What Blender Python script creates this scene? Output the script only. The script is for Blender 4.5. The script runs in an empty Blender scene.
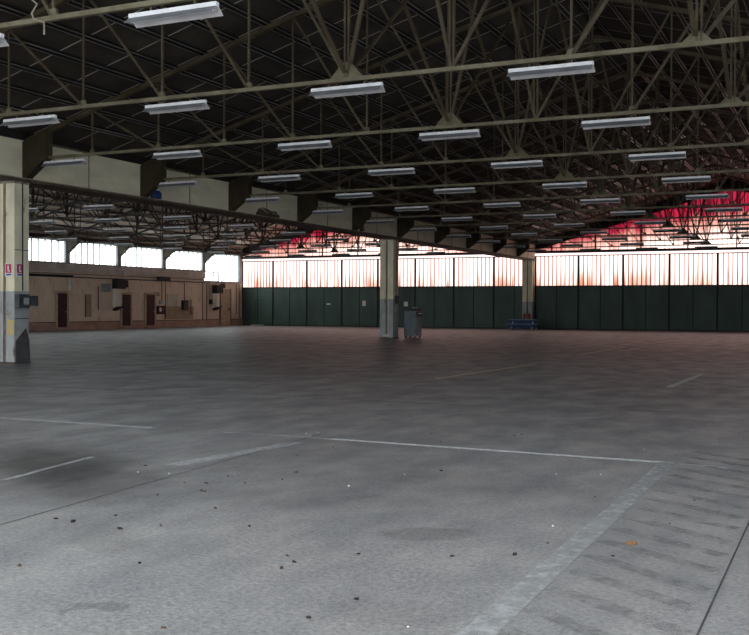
import bpy, math, random
from mathutils import Vector, Matrix
random.seed(7)
sc = bpy.context.scene
col = sc.collection

# ------------------------------------------------------------------ layout
XB = -20.48          # nave face of the long beam
XB2 = -21.15         # aisle face of the long beam
XL = -45.56          # left wall
XR = 6.40            # right wall
YB = 71.6            # rear wall
YF = 5.2             # front of the hall (open hangar door behind the camera)
Y0, S = 21.15, 5.103 # first pillar's truss and the bay length
CH = 5.62            # bottom chord height
EAVE = 6.10          # top chord centre at the beam
SL = 0.29
RN = -7.05           # nave ridge
RA = -33.35          # aisle ridge
WY = 50.75           # first left wall column

def zt(x, ridge, half):           # top chord centre height
    return EAVE + SL*(half-abs(x-ridge))
HN = RN-XB
HA = RA-XL

# ------------------------------------------------------------------ materials
def nodes(name):
    m = bpy.data.materials.new(name); m.use_nodes = True
    n = m.node_tree; n.nodes.clear()
    out = n.nodes.new('ShaderNodeOutputMaterial')
    return m, n, out
def N(n, t, **k):
    d = n.nodes.new(t)
    for a, v in k.items(): setattr(d, a, v)
    return d
def noise_col(n, c1, c2, scale=(1,1,1), nscale=3.0, detail=5, lo=.35, hi=.65, rough=.6):
    tc = N(n, 'ShaderNodeNewGeometry')
    mp = N(n, 'ShaderNodeMapping'); mp.inputs['Scale'].default_value = scale
    n.links.new(tc.outputs['Position'], mp.inputs['Vector'])
    nz = N(n, 'ShaderNodeTexNoise'); nz.inputs['Scale'].default_value = nscale
    nz.inputs['Detail'].default_value = detail; nz.inputs['Roughness'].default_value = rough
    n.links.new(mp.outputs[0], nz.inputs['Vector'])
    mr = N(n, 'ShaderNodeMapRange'); mr.inputs[1].default_value = lo; mr.inputs[2].default_value = hi
    n.links.new(nz.outputs['Fac'], mr.inputs[0])
    mx = N(n, 'ShaderNodeMix', data_type='RGBA')
    mx.inputs[6].default_value = (*c1, 1); mx.inputs[7].default_value = (*c2, 1)
    n.links.new(mr.outputs[0], mx.inputs[0])
    return mx, mr
def mat(name, c1, c2=None, rough=.7, metal=0., spec=.3, nscale=3., scale=(1,1,1), lo=.35, hi=.65):
    m, n, out = nodes(name)
    b = N(n, 'ShaderNodeBsdfPrincipled')
    b.inputs['Roughness'].default_value = rough; b.inputs['Metallic'].default_value = metal
    b.inputs['Specular IOR Level'].default_value = spec
    if c2 is None: c2 = tuple(v*.75 for v in c1)
    mx, _ = noise_col(n, c1, c2, scale, nscale, lo=lo, hi=hi)
    n.links.new(mx.outputs[2], b.inputs['Base Color'])
    n.links.new(b.outputs[0], out.inputs[0])
    return m

M = {}
M['chord'] = mat('olive_painted_steel', (.20,.18,.115), (.105,.085,.05), .55, nscale=2.2)
M['strut'] = mat('brown_olive_steel', (.095,.075,.042), (.05,.033,.02), .6, nscale=2.0)
M['aislesteel'] = mat('dark_brown_steel', (.035,.024,.019), (.018,.012,.01), .6, nscale=2.0)
M['gusset'] = mat('gusset_steel', (.17,.155,.09), (.09,.078,.045), .6, nscale=4)
M['bracket'] = mat('bracket_steel', (.055,.042,.022), (.03,.02,.012), .7, nscale=2)
M['gbracket'] = mat('grey_bracket_steel', (.22,.22,.21), (.13,.13,.12), .7)
M['purlin'] = mat('black_purlin_steel', (.008,.007,.006), (.005,.004,.004), .6)
M['strip'] = mat('pale_joint_strip', (.50,.46,.46), (.20,.19,.18), .3, metal=.6, nscale=.8, spec=.5, scale=(1,.6,1))
M['beam'] = mat('cream_beam_paint', (.78,.72,.53), (.62,.57,.42), .7, nscale=1.3, scale=(1,.5,1.5))
M['ledge'] = mat('rusty_ledge_steel', (.12,.085,.06), (.05,.03,.022), .7)
M['edge'] = mat('cream_edge', (.36,.33,.25), (.2,.17,.12), .7)
M['white'] = mat('white_enamel', (.86,.87,.88), (.72,.73,.74), .45, nscale=6)
M['wingin'] = mat('dull_white_enamel', (.62,.60,.60), (.5,.48,.48), .5)
M['wingout'] = mat('grey_reflector', (.20,.21,.23), (.13,.14,.15), .6)
M['tube'] = mat('fluorescent_tube', (.8,.82,.82), (.7,.72,.72), .2)
M['lampgrey'] = mat('grey_enamel', (.42,.44,.46), (.32,.34,.35), .5)
M['dooredge'] = mat('dark_green_steel', (.012,.018,.015), (.008,.01,.009), .6)
M['darkframe'] = mat('dark_window_frame', (.035,.025,.022), (.02,.014,.012), .6)
M['greyframe'] = mat('grey_window_frame', (.34,.35,.35), (.25,.25,.25), .6)
M['ironred'] = mat('maroon_door_paint', (.075,.018,.02), (.035,.01,.012), .6, nscale=4)
M['doortrim'] = mat('cream_door_trim', (.55,.45,.33), (.40,.31,.22), .8)
M['black'] = mat('black_metal', (.012,.011,.011), (.02,.018,.018), .6)
M['darkgrey'] = mat('dark_grey_metal', (.07,.075,.08), (.035,.04,.042), .6, nscale=8)
M['greyplate'] = mat('grey_guard_plate', (.085,.09,.095), (.05,.052,.055), .7)
M['bluegrey'] = mat('blue_grey_cabinet', (.20,.25,.28), (.13,.165,.185), .5, nscale=4)
M['bluegrey2'] = mat('pale_grey_cabinet', (.27,.30,.33), (.18,.20,.22), .5, nscale=4)
M['duct'] = mat('pale_duct', (.82,.80,.72), (.7,.67,.58), .6)
M['pale'] = mat('pale_green_board', (.62,.66,.55), (.42,.45,.34), .7, nscale=1.2)
M['board'] = mat('beige_board', (.44,.36,.24), (.36,.29,.20), .8)
M['pipewhite'] = mat('white_pipe', (.7,.68,.66), (.5,.48,.46), .5)
M['rustpipe'] = mat('rust_brown_pipe', (.30,.16,.08), (.12,.05,.03), .7, nscale=6)
M['blue'] = mat('blue_paint', (.02,.06,.17), (.012,.035,.10), .5)
M['bluebag'] = mat('blue_plastic', (.01,.04,.16), (.006,.02,.08), .5)
M['bluetop'] = mat('pale_blue_board', (.22,.33,.48), (.12,.2,.32), .4)
M['red'] = mat('red_enamel', (.45,.02,.02), (.3,.012,.012), .4)
M['magenta'] = mat('magenta_print', (.55,.03,.12), (.5,.03,.1), .6)
M['bluep'] = mat('blue_print', (.03,.06,.32), (.03,.05,.28), .6)
M['paper'] = mat('white_paper', (.8,.8,.78), (.7,.7,.68), .8)
M['yellow'] = mat('worn_yellow_paint', (.62,.46,.13), (.45,.40,.27), .8, nscale=12)
M['leaf'] = mat('dry_brown_leaf', (.10,.055,.03), (.05,.03,.018), .8, nscale=20)
M['leafdark'] = mat('dark_dead_leaf', (.035,.026,.022), (.02,.015,.012), .8, nscale=20)
M['leafor'] = mat('orange_brown_leaf', (.24,.12,.05), (.14,.07,.035), .8, nscale=30)
M['chip'] = mat('pale_chip', (.75,.72,.62), (.6,.57,.5), .8, nscale=20)
M['roofedge'] = mat('dark_gutter', (.012,.011,.010), (.02,.016,.014), .7)

def lap_mat():
    m, n, out = nodes('overlapping_sheet_lap')
    t = N(n, 'ShaderNodeBsdfTranslucent'); t.inputs['Color'].default_value = (.42,.30,.28,1)
    n.links.new(t.outputs[0], out.inputs[0]); return m
M['lap'] = lap_mat()
def wall_mat():
    m, n, out = nodes('stained_plaster')
    b = N(n, 'ShaderNodeBsdfPrincipled'); b.inputs['Roughness'].default_value = .85
    b.inputs['Specular IOR Level'].default_value = .15
    mx, _ = noise_col(n, (.86,.74,.60), (.74,.62,.50), (1,.9,.5), 1.0, lo=.3, hi=.7)
    mx2, mr = noise_col(n, (1,1,1), (.6,.47,.40), (1,1.6,.7), 1.6, lo=.56, hi=.78)
    mul = N(n, 'ShaderNodeMix', data_type='RGBA', blend_type='MULTIPLY'); mul.inputs[0].default_value = 1
    n.links.new(mx.outputs[2], mul.inputs[6]); n.links.new(mx2.outputs[2], mul.inputs[7])
    n.links.new(mul.outputs[2], b.inputs['Base Color']); n.links.new(b.outputs[0], out.inputs[0])
    return m
M['plaster'] = wall_mat()
M['plinth'] = mat('pink_brown_plinth', (.50,.34,.27), (.38,.25,.20), .85, nscale=1.5)
M['cornice'] = mat('grey_cornice', (.66,.62,.57), (.5,.45,.41), .8, nscale=1.2)
M['darkwall'] = mat('dark_gable_cladding', (.03,.018,.016), (.02,.012,.011), .8)
M['sidewall'] = mat('grey_side_wall', (.22,.19,.16), (.16,.14,.12), .85)
M['green'] = mat('green_hangar_door', (.07,.115,.098), (.045,.077,.065), .55, nscale=.7, scale=(1,1,.4), spec=.35)

def pillar_mat(band, patch=False):
    # cream paint above, grey dado paint below
    m, n, out = nodes('pillar_paint')
    b = N(n, 'ShaderNodeBsdfPrincipled'); b.inputs['Roughness'].default_value = .75
    b.inputs['Specular IOR Level'].default_value = .2
    up, _ = noise_col(n, (.84,.78,.58), (.66,.61,.46), (1,1,.5), 2.4)
    lo, _ = noise_col(n, (.42,.44,.44), (.28,.30,.30), (1,1,.6), 3.0)
    g = N(n, 'ShaderNodeNewGeometry'); s = N(n, 'ShaderNodeSeparateXYZ')
    n.links.new(g.outputs['Position'], s.inputs[0])
    gt = N(n, 'ShaderNodeMath', operation='GREATER_THAN'); gt.inputs[1].default_value = band
    n.links.new(s.outputs[2], gt.inputs[0])
    mx = N(n, 'ShaderNodeMix', data_type='RGBA')
    n.links.new(gt.outputs[0], mx.inputs[0]); n.links.new(lo.outputs[2], mx.inputs[6]); n.links.new(up.outputs[2], mx.inputs[7])
    st, _ = noise_col(n, (1,1,1), (.5,.36,.25), (2,2,.8), 2.6, lo=.62, hi=.72)
    mul = N(n, 'ShaderNodeMix', data_type='RGBA', blend_type='MULTIPLY'); mul.inputs[0].default_value = 1
    n.links.new(mx.outputs[2], mul.inputs[6]); n.links.new(st.outputs[2], mul.inputs[7])
    n.links.new(mul.outputs[2], b.inputs['Base Color']); n.links.new(b.outputs[0], out.inputs[0])
    return m
M['pillar'] = pillar_mat(1.98)

def ceiling_mat(name, c1, c2, y_off, period, c_line):
    # dark fibre boards with thin pale joints running up the slope
    m, n, out = nodes(name)
    b = N(n, 'ShaderNodeBsdfPrincipled'); b.inputs['Roughness'].default_value = .8
    b.inputs['Specular IOR Level'].default_value = .15
    mx, _ = noise_col(n, c1, c2, (1,1,1), .9)
    g = N(n, 'ShaderNodeNewGeometry'); s = N(n, 'ShaderNodeSeparateXYZ')
    n.links.new(g.outputs['Position'], s.inputs[0])
    a = N(n, 'ShaderNodeMath', operation='SUBTRACT'); a.inputs[1].default_value = y_off-100*period
    n.links.new(s.outputs[1], a.inputs[0])
    mo = N(n, 'ShaderNodeMath', operation='MODULO'); mo.inputs[1].default_value = period
    n.links.new(a.outputs[0], mo.inputs[0])
    lt = N(n, 'ShaderNodeMath', operation='LESS_THAN'); lt.inputs[1].default_value = .045
    n.links.new(mo.outputs[0], lt.inputs[0])
    m2 = N(n, 'ShaderNodeMix', data_type='RGBA'); m2.inputs[7].default_value = (*c_line, 1)
    n.links.new(lt.outputs[0], m2.inputs[0]); n.links.new(mx.outputs[2], m2.inputs[6])
    n.links.new(m2.outputs[2], b.inputs['Base Color']); n.links.new(b.outputs[0], out.inputs[0])
    return m
M['ceiling'] = ceiling_mat('dark_roof_board', (.075,.060,.048), (.045,.036,.030), 16.5, 1.63, (.55,.49,.42))
M['ceiling2'] = ceiling_mat('brown_roof_board', (.52,.43,.34), (.38,.31,.24), 16.5, 1.63, (.2,.16,.13))

def floor_mat():
    m, n, out = nodes('worn_concrete')
    L = n.links.new
    b = N(n, 'ShaderNodeBsdfPrincipled'); b.inputs['Specular IOR Level'].default_value = .5
    base, _ = noise_col(n, (.235,.238,.24), (.175,.178,.181), (1,.35,1), .55, detail=6, lo=.3, hi=.7)
    fine, _ = noise_col(n, (1.5,1.49,1.48), (.55,.56,.57), (1,1,1), 30, detail=8, lo=.40, hi=.60, rough=.9)
    mid, midf = noise_col(n, (1.1,1.09,1.07), (.72,.73,.75), (1,.55,1), 1.7, detail=7, lo=.36, hi=.66)
    spk, _ = noise_col(n, (1,1,1), (.5,.5,.5), (1,1,1), 90, detail=2, lo=.66, hi=.72)
    cur = base
    for o in (fine, mid, spk):
        mul = N(n, 'ShaderNodeMix', data_type='RGBA', blend_type='MULTIPLY'); mul.inputs[0].default_value = 1
        L(cur.outputs[2], mul.inputs[6]); L(o.outputs[2], mul.inputs[7]); cur = mul
    # damp and oil marks, and the broad left shadow painted in as a dark patch: (x, y, rx, ry, rotation, strength)
    geo = N(n, 'ShaderNodeNewGeometry')
    nz = N(n, 'ShaderNodeTexNoise'); nz.inputs['Scale'].default_value = 3.2; nz.inputs['Detail'].default_value = 5
    L(geo.outputs['Position'], nz.inputs['Vector'])
    sub = N(n, 'ShaderNodeVectorMath', operation='SUBTRACT'); sub.inputs[1].default_value = (.5,.5,.5)
    L(nz.outputs['Color'], sub.inputs[0])
    scl = N(n, 'ShaderNodeVectorMath', operation='SCALE'); scl.inputs['Scale'].default_value = .55
    L(sub.outputs[0], scl.inputs[0])
    add = N(n, 'ShaderNodeVectorMath', operation='ADD'); L(geo.outputs['Position'], add.inputs[0]); L(scl.outputs[0], add.inputs[1])
    stains_and_shade = [(-2.68,6.58,.42,.24,25,.26,.3), (-3.6,4.2,.20,.08,25,.3,.3), (-2.72,15.95,.42,.16,10,.42,.2),
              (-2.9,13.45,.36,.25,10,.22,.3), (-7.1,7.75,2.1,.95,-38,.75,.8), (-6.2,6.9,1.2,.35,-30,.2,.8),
              (-5.6,9.7,.9,1.5,0,.12,.5), (-4.0,7.4,1.2,.5,20,.13,.6), (-3.0,8.6,1.5,.8,-20,.12,.6),
              (-12,22,4.5,1.6,-10,.2,.8), (-20,27,7,1.5,0,.22,.8), (-3.2,21,2.2,7,0,.25,.9), (-5,40,3,10,0,.2,.9),
              (-24,40,9,3,-20,.16,.9), (-2.2,4.8,.5,.3,0,.12,.6), (-4.6,5.5,.7,.25,-35,.16,.6)]
    for (x,y,rx,ry,rot,st,soft) in stains_and_shade:
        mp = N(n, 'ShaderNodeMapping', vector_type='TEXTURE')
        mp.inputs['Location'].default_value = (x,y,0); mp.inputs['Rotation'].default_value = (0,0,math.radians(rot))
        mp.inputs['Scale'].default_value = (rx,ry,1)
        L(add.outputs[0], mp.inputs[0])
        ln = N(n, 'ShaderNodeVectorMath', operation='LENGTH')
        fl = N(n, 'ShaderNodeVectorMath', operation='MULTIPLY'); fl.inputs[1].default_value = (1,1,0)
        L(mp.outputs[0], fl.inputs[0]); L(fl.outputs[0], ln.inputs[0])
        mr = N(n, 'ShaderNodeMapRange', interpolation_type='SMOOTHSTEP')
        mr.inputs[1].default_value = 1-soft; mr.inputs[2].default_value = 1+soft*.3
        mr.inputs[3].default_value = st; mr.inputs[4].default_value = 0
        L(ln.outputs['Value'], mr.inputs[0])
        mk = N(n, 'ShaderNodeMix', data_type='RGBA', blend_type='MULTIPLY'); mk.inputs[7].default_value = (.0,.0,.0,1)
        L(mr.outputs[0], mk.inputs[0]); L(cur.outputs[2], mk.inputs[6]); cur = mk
    L(cur.outputs[2], b.inputs['Base Color'])
    rr = N(n, 'ShaderNodeMapRange'); rr.inputs[3].default_value = .40; rr.inputs[4].default_value = .58
    L(midf.outputs[0], rr.inputs[0]); L(rr.outputs[0], b.inputs['Roughness'])
    bp = N(n, 'ShaderNodeBump'); bp.inputs['Strength'].default_value = .25; bp.inputs['Distance'].default_value = .01
    n2 = N(n, 'ShaderNodeTexNoise'); n2.inputs['Scale'].default_value = 40; n2.inputs['Detail'].default_value = 4
    L(geo.outputs['Position'], n2.inputs['Vector']); L(n2.outputs['Fac'], bp.inputs['Height']); L(bp.outputs[0], b.inputs['Normal'])
    L(b.outputs[0], out.inputs[0])
    return m
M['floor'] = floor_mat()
def paint_mat(name, c, a0, a1, nscale=14, lo=.38, hi=.62):
    m, n, out = nodes(name)
    b = N(n, 'ShaderNodeBsdfPrincipled'); b.inputs['Roughness'].default_value = .75
    b.inputs['Specular IOR Level'].default_value = .2
    mx, _ = noise_col(n, c, tuple(v*.85 for v in c), (1,1,1), 6)
    n.links.new(mx.outputs[2], b.inputs['Base Color'])
    tr = N(n, 'ShaderNodeBsdfTransparent')
    _, f = noise_col(n, (0,0,0), (1,1,1), (1,1,1), nscale, lo=lo, hi=hi, rough=.7)
    f.inputs[3].default_value = a0; f.inputs[4].default_value = a1
    ms = N(n, 'ShaderNodeMixShader')
    n.links.new(f.outputs[0], ms.inputs[0]); n.links.new(tr.outputs[0], ms.inputs[1]); n.links.new(b.outputs[0], ms.inputs[2])
    n.links.new(ms.outputs[0], out.inputs[0])
    return m
M['pwhite'] = paint_mat('worn_white_line', (.60,.62,.63), .6, 1)
M['pfaint'] = paint_mat('faint_white_line', (.46,.48,.49), .2, .75)
M['pyellow'] = paint_mat('worn_cream_line', (.74,.66,.48), .8, 1)
M['pgrey'] = paint_mat('grey_stripe_paint', (.30,.315,.32), .35, .95, 9)
M['phatch'] = paint_mat('dark_hatch_paint', (.19,.193,.195), .05, .5, 6)
M['crack'] = mat('floor_joint', (.035,.035,.035), (.06,.06,.06), .9)

def pane_mat(name, kind):
    # translucent sheets lit from outdoors; colour belongs to the sheet itself
    m, n, out = nodes(name)
    L = n.links.new
    t = N(n, 'ShaderNodeBsdfTranslucent')
    g = N(n, 'ShaderNodeNewGeometry'); s = N(n, 'ShaderNodeSeparateXYZ'); L(g.outputs['Position'], s.inputs[0])
    def ns(scale, sx, sz, lo, hi):
        _, r = noise_col(n, (0,0,0), (1,1,1), (sx,1,sz), scale, detail=3, lo=lo, hi=hi); return r
    def mix(f, a, b):
        mx = N(n, 'ShaderNodeMix', data_type='RGBA')
        L(f, mx.inputs[0])
        for k, c in ((6,a),(7,b)):
            if isinstance(c, tuple): mx.inputs[k].default_value = (*c,1)
            else: L(c, mx.inputs[k])
        return mx.outputs[2]
    def mul(a, b):
        q = N(n, 'ShaderNodeMath', operation='MULTIPLY'); L(a, q.inputs[0]); L(b, q.inputs[1]); return q.outputs[0]
    def rng(src, a, b, smooth=True):
        r = N(n, 'ShaderNodeMapRange', interpolation_type='SMOOTHSTEP' if smooth else 'LINEAR')
        r.inputs[1].default_value = a; r.inputs[2].default_value = b; L(src, r.inputs[0]); return r.outputs[0]
    if kind == 'side':
        c = mix(ns(1.0,1,1,.4,.7).outputs[0], (.80,.85,.90), (.75,.80,.84))
    elif kind == 'left':
        c = mix(ns(1.0,1,1,.4,.7).outputs[0], (.74,.84,.88), (.64,.75,.80))
    elif kind == 'rear':
        low = rng(s.outputs[2], 4.9, 3.1)
        f = mul(low, ns(1.0,.62,.10,.44,.62).outputs[0])
        str_ = mul(low, ns(1.0,4.5,.2,.50,.64).outputs[0])
        c = mix(f, (.30,.235,.225), (.13,.066,.05))
        c = mix(str_, c, (.11,.038,.024))
    else:
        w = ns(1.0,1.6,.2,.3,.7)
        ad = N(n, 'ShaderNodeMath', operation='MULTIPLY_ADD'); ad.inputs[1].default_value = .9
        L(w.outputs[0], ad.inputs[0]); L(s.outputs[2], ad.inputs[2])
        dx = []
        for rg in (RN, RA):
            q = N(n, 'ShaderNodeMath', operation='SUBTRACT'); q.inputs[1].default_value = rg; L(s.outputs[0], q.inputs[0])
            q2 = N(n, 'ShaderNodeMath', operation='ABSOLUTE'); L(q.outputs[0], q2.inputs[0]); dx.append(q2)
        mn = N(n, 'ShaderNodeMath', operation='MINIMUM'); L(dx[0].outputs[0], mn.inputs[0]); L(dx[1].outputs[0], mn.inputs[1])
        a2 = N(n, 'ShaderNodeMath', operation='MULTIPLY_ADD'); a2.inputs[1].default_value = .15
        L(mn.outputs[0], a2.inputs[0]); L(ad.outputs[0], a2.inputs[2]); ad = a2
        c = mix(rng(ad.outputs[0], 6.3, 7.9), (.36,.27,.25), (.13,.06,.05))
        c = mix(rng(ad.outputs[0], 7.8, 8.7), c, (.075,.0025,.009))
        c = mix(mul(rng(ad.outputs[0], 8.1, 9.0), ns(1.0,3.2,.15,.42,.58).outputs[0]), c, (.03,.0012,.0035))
    L(c if not hasattr(c,'outputs') else c.outputs[0], t.inputs['Color'])
    L(t.outputs[0], out.inputs[0])
    return m
M['paneL'] = pane_mat('frosted_wired_glass', 'left')
M['paneAdded'] = pane_mat('added_light_pane', 'side')  # for the added, unseen right wall and front gable windows
M['paneR'] = pane_mat('pinkish_translucent_sheet', 'rear')
M['paneG'] = pane_mat('red_translucent_sheet', 'gable')

# ------------------------------------------------------------------ mesh helpers
class MB:
    def __init__(s): s.v=[]; s.f=[]; s.mi=[]; s.cur=0
    def prism(s, poly, axis, a, b):
        """poly: 2D outline in the two other axes; extruded along axis from a to b"""
        k=len(s.v); n=len(poly)
        for t in (a,b):
            for p in poly:
                q=list(p); q.insert(axis,t); s.v.append(tuple(q))
        area=sum(poly[i][0]*poly[(i+1)%n][1]-poly[(i+1)%n][0]*poly[i][1] for i in range(n))
        flip = (area>0) ^ (axis==1)
        fs=[tuple(range(k+n-1,k-1,-1)), tuple(range(k+n,k+2*n))]+[(k+i,k+(i+1)%n,k+n+(i+1)%n,k+n+i) for i in range(n)]
        if (b<a) : flip = not flip
        for f in fs: s.f.append(f if flip else tuple(reversed(f))); s.mi.append(s.cur)
        return s
    def box(s, x0,x1,y0,y1,z0,z1):
        return s.prism([(y0,z0),(y1,z0),(y1,z1),(y0,z1)],0,x0,x1)
    def quad(s, *p):
        k=len(s.v); s.v+=list(p); s.f.append(tuple(range(k,k+len(p)))); s.mi.append(s.cur); return s
    def bar(s, p, q, w, t, up=(0,1,0)):
        """rectangular bar p->q; t is its size along up, w the other one"""
        p=Vector(p); q=Vector(q); d=(q-p).normalized(); u=Vector(up)
        a=d.cross(u).normalized()*(w/2); c=a.cross(d).normalized()*(t/2)
        k=len(s.v)
        for e in (p,q):
            for i,j in ((-1,-1),(1,-1),(1,1),(-1,1)): s.v.append(tuple(e+a*i+c*j))
        for f in ((0,1,2,3),(7,6,5,4),(0,4,5,1),(1,5,6,2),(2,6,7,3),(3,7,4,0)):
            s.f.append(tuple(k+i for i in f)); s.mi.append(s.cur)
        return s
    def tube(s, pts, r, n=8):
        pts=[Vector(p) for p in pts]; k=len(s.v)
        for i,p in enumerate(pts):
            d=(pts[min(i+1,len(pts)-1)]-pts[max(i-1,0)]).normalized()
            a=d.cross(Vector((0,0,1)) if abs(d.z)<.9 else Vector((1,0,0))).normalized(); b=d.cross(a)
            for j in range(n):
                t=2*math.pi*j/n; s.v.append(tuple(p+(a*math.cos(t)+b*math.sin(t))*r))
        for i in range(len(pts)-1):
            for j in range(n):
                s.f.append((k+i*n+j,k+i*n+(j+1)%n,k+(i+1)*n+(j+1)%n,k+(i+1)*n+j)); s.mi.append(s.cur)
        s.f.append(tuple(k+j for j in range(n))); s.mi.append(s.cur)
        e=k+(len(pts)-1)*n; s.f.append(tuple(e+j for j in reversed(range(n)))); s.mi.append(s.cur)
        return s
    def lathe(s, c, prof, n=16):
        k=len(s.v)
        for r,z in prof:
            for j in range(n):
                t=2*math.pi*j/n; s.v.append((c[0]+r*math.cos(t),c[1]+r*math.sin(t),c[2]+z))
        for i in range(len(prof)-1):
            for j in range(n):
                s.f.append((k+i*n+j,k+i*n+(j+1)%n,k+(i+1)*n+(j+1)%n,k+(i+1)*n+j)); s.mi.append(s.cur)
        s.f.append(tuple(k+j for j in reversed(range(n)))); s.mi.append(s.cur)
        e=k+(len(prof)-1)*n; s.f.append(tuple(e+j for j in range(n))); s.mi.append(s.cur)
        return s
    def build(s, name, mats, parent=None, bevel=0):
        me=bpy.data.meshes.new(name); me.from_pydata(s.v,[],s.f)
        mats = mats if isinstance(mats,(list,tuple)) else [mats]
        for m in mats: me.materials.append(m)
        me.polygons.foreach_set('material_index', s.mi); me.update()
        o=bpy.data.objects.new(name,me); col.objects.link(o)
        if parent: o.parent=parent
        if bevel:
            b=o.modifiers.new('bevel','BEVEL'); b.width=bevel; b.segments=2
        return o
def tag(o, label=None, cat=None, group=None, kind=None):
    for k,v in (('label',label),('category',cat),('group',group),('kind',kind)):
        if v: o[k]=v
    return o
def empty(name, loc=(0,0,0), label=None, cat=None, group=None):
    o=bpy.data.objects.new(name,None); col.objects.link(o); o.location=loc; o.empty_display_size=.2
    return tag(o,label,cat,group)
def copy_tree(o, parent=None):
    c=o.copy(); col.objects.link(c)
    if parent: c.parent=parent
    for ch in list(o.children): copy_tree(ch,c)
    return c
ORD=['nearest','second nearest','third nearest','fourth nearest','fifth nearest','sixth nearest','seventh nearest','eighth nearest','ninth nearest','tenth nearest','eleventh nearest','farthest']
NTH=['first','second','third','fourth','fifth','sixth','seventh','eighth','ninth','tenth','eleventh','twelfth','thirteenth','fourteenth','fifteenth','sixteenth','seventeenth','eighteenth']

# ------------------------------------------------------------------ floor
fl=MB()
fl.box(XL-.4,XR+.4,YF-22,YB+.6,-.2,0)
M_f=[M['floor'],M['pwhite'],M['pfaint'],M['pyellow'],M['pgrey'],M['phatch'],M['crack']]
def line(x0,y0,x1,y1,w,mi,z=.003):
    d=Vector((x1-x0,y1-y0,0)); nrm=Vector((-d.y,d.x,0)).normalized()*w/2
    fl.cur=mi
    fl.quad((x0-nrm.x,y0-nrm.y,z),(x1-nrm.x,y1-nrm.y,z),(x1+nrm.x,y1+nrm.y,z),(x0+nrm.x,y0+nrm.y,z))
    fl.cur=0
for a in [(-13.5,10.71,-8.2,10.71,.10,1),(-7.3,10.78,-5.6,10.78,.09,2),(-5.6,10.78,-1.58,10.68,.11,1),
          (-17,15.14,-10.9,15.3,.10,2),(-12.4,15.2,-10.9,15.3,.10,1),(-9.75,15.3,-8.4,15.45,.10,1),(-8.4,15.45,-5.5,15.5,.10,2),
          (-20,19.3,-15.2,19.3,.12,2),(-15.2,19.3,-10.4,19.55,.10,2),(-10.2,19.6,-7.6,19.7,.1,2),(-14.5,23.9,-8.5,24.1,.1,2),
          (-8.22,20.8,-7.9,27.6,.15,3),(-8.11,33.5,-8.07,41.3,.18,3),(-8.3,48,-8.1,56,.12,2),
          (-3.64,18.6,-3.2,20.8,.12,2),(-3.2,20.8,-3.12,25.4,.14,1),(-1.58,10.65,-1.0,10.6,.06,2),
          (-32.3,36.4,-21.2,30.5,.12,1),(-36,49,-25,49.3,.12,2),(-40,44,-24,44.2,.12,2),(-28,36.6,-18,36.8,.12,2),
          (-31.5,37,-25.6,33.4,.1,2),(-30,55,-20,55.2,.14,2),(-6.1,8.3,-5.8,10.35,.22,2),(-6.95,6.9,-7.2,8.4,.07,2)]:
    line(*a)
line(-1.615,4.0,-1.64,10.7,.17,4)
line(-.645,3.2,-.63,12.5,.012,6)
line(-5.52,4.9,-5.95,11.2,.012,6)
yy=4.25
while yy<11.2:
    line(-1.50,yy+.52,-.70,yy+.03*math.sin(yy*5),.13,5,.0022); yy+=.43
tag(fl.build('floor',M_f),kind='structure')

# ------------------------------------------------------------------ walls and roof
def struct(mb,name,m,parent=None,bevel=0):
    return tag(mb.build(name,m,parent,bevel),kind='structure')
DIVS=[WY+S*k for k in range(-8,5)]
DIVS=[d for d in DIVS if d<68]+[YB]
# left wall with its window openings: below the sills, piers, and above the heads
ws=[]
lw=MB()
edges=[YF]+DIVS
for a,b in zip(edges[:-1],edges[1:]):
    sill=3.55 if b==YB else 4.33
    lw.box(XL-.35,XL,a,b,0,sill)
    ws.append((a,b,sill))
lw.box(XL-.35,XL,YF,YB,5.80,6.25)
struct(lw,'wall_left',M['plaster'])
pl=MB(); pl.box(XL,XL+.06,YF,YB,0,.50); struct(pl,'baseboard_left',M['plinth'])
tr=MB(); tr.box(XL,XL+.04,YF,YB,.50,.545); struct(tr,'trim_1',M['ironred'])
co=MB(); co.box(XL,XL+.16,YF,66.0,3.84,4.28); co.box(XL,XL+.26,YF,66.0,3.74,3.84); struct(co,'trim_2',M['cornice'])
co=MB(); co.box(XL,XL+.18,YF,66.1,4.28,4.36); struct(co,'trim_3',M['greyframe'])
co=MB(); co.box(XL,XL+.14,66.1,YB,3.47,3.58); struct(co,'trim_4',M['greyframe'])
co=MB(); co.box(XL+.02,XL+.10,YF,66.1,3.40,3.47); co.box(XL+.02,XL+.07,YF,66.1,3.62,3.66); struct(co,'trim_5',M['ledge'])
co=MB(); co.box(XL,XL+.3,YF,YB,5.80,6.05); struct(co,'trim_6',M['bracket'])
wn=0
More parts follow.
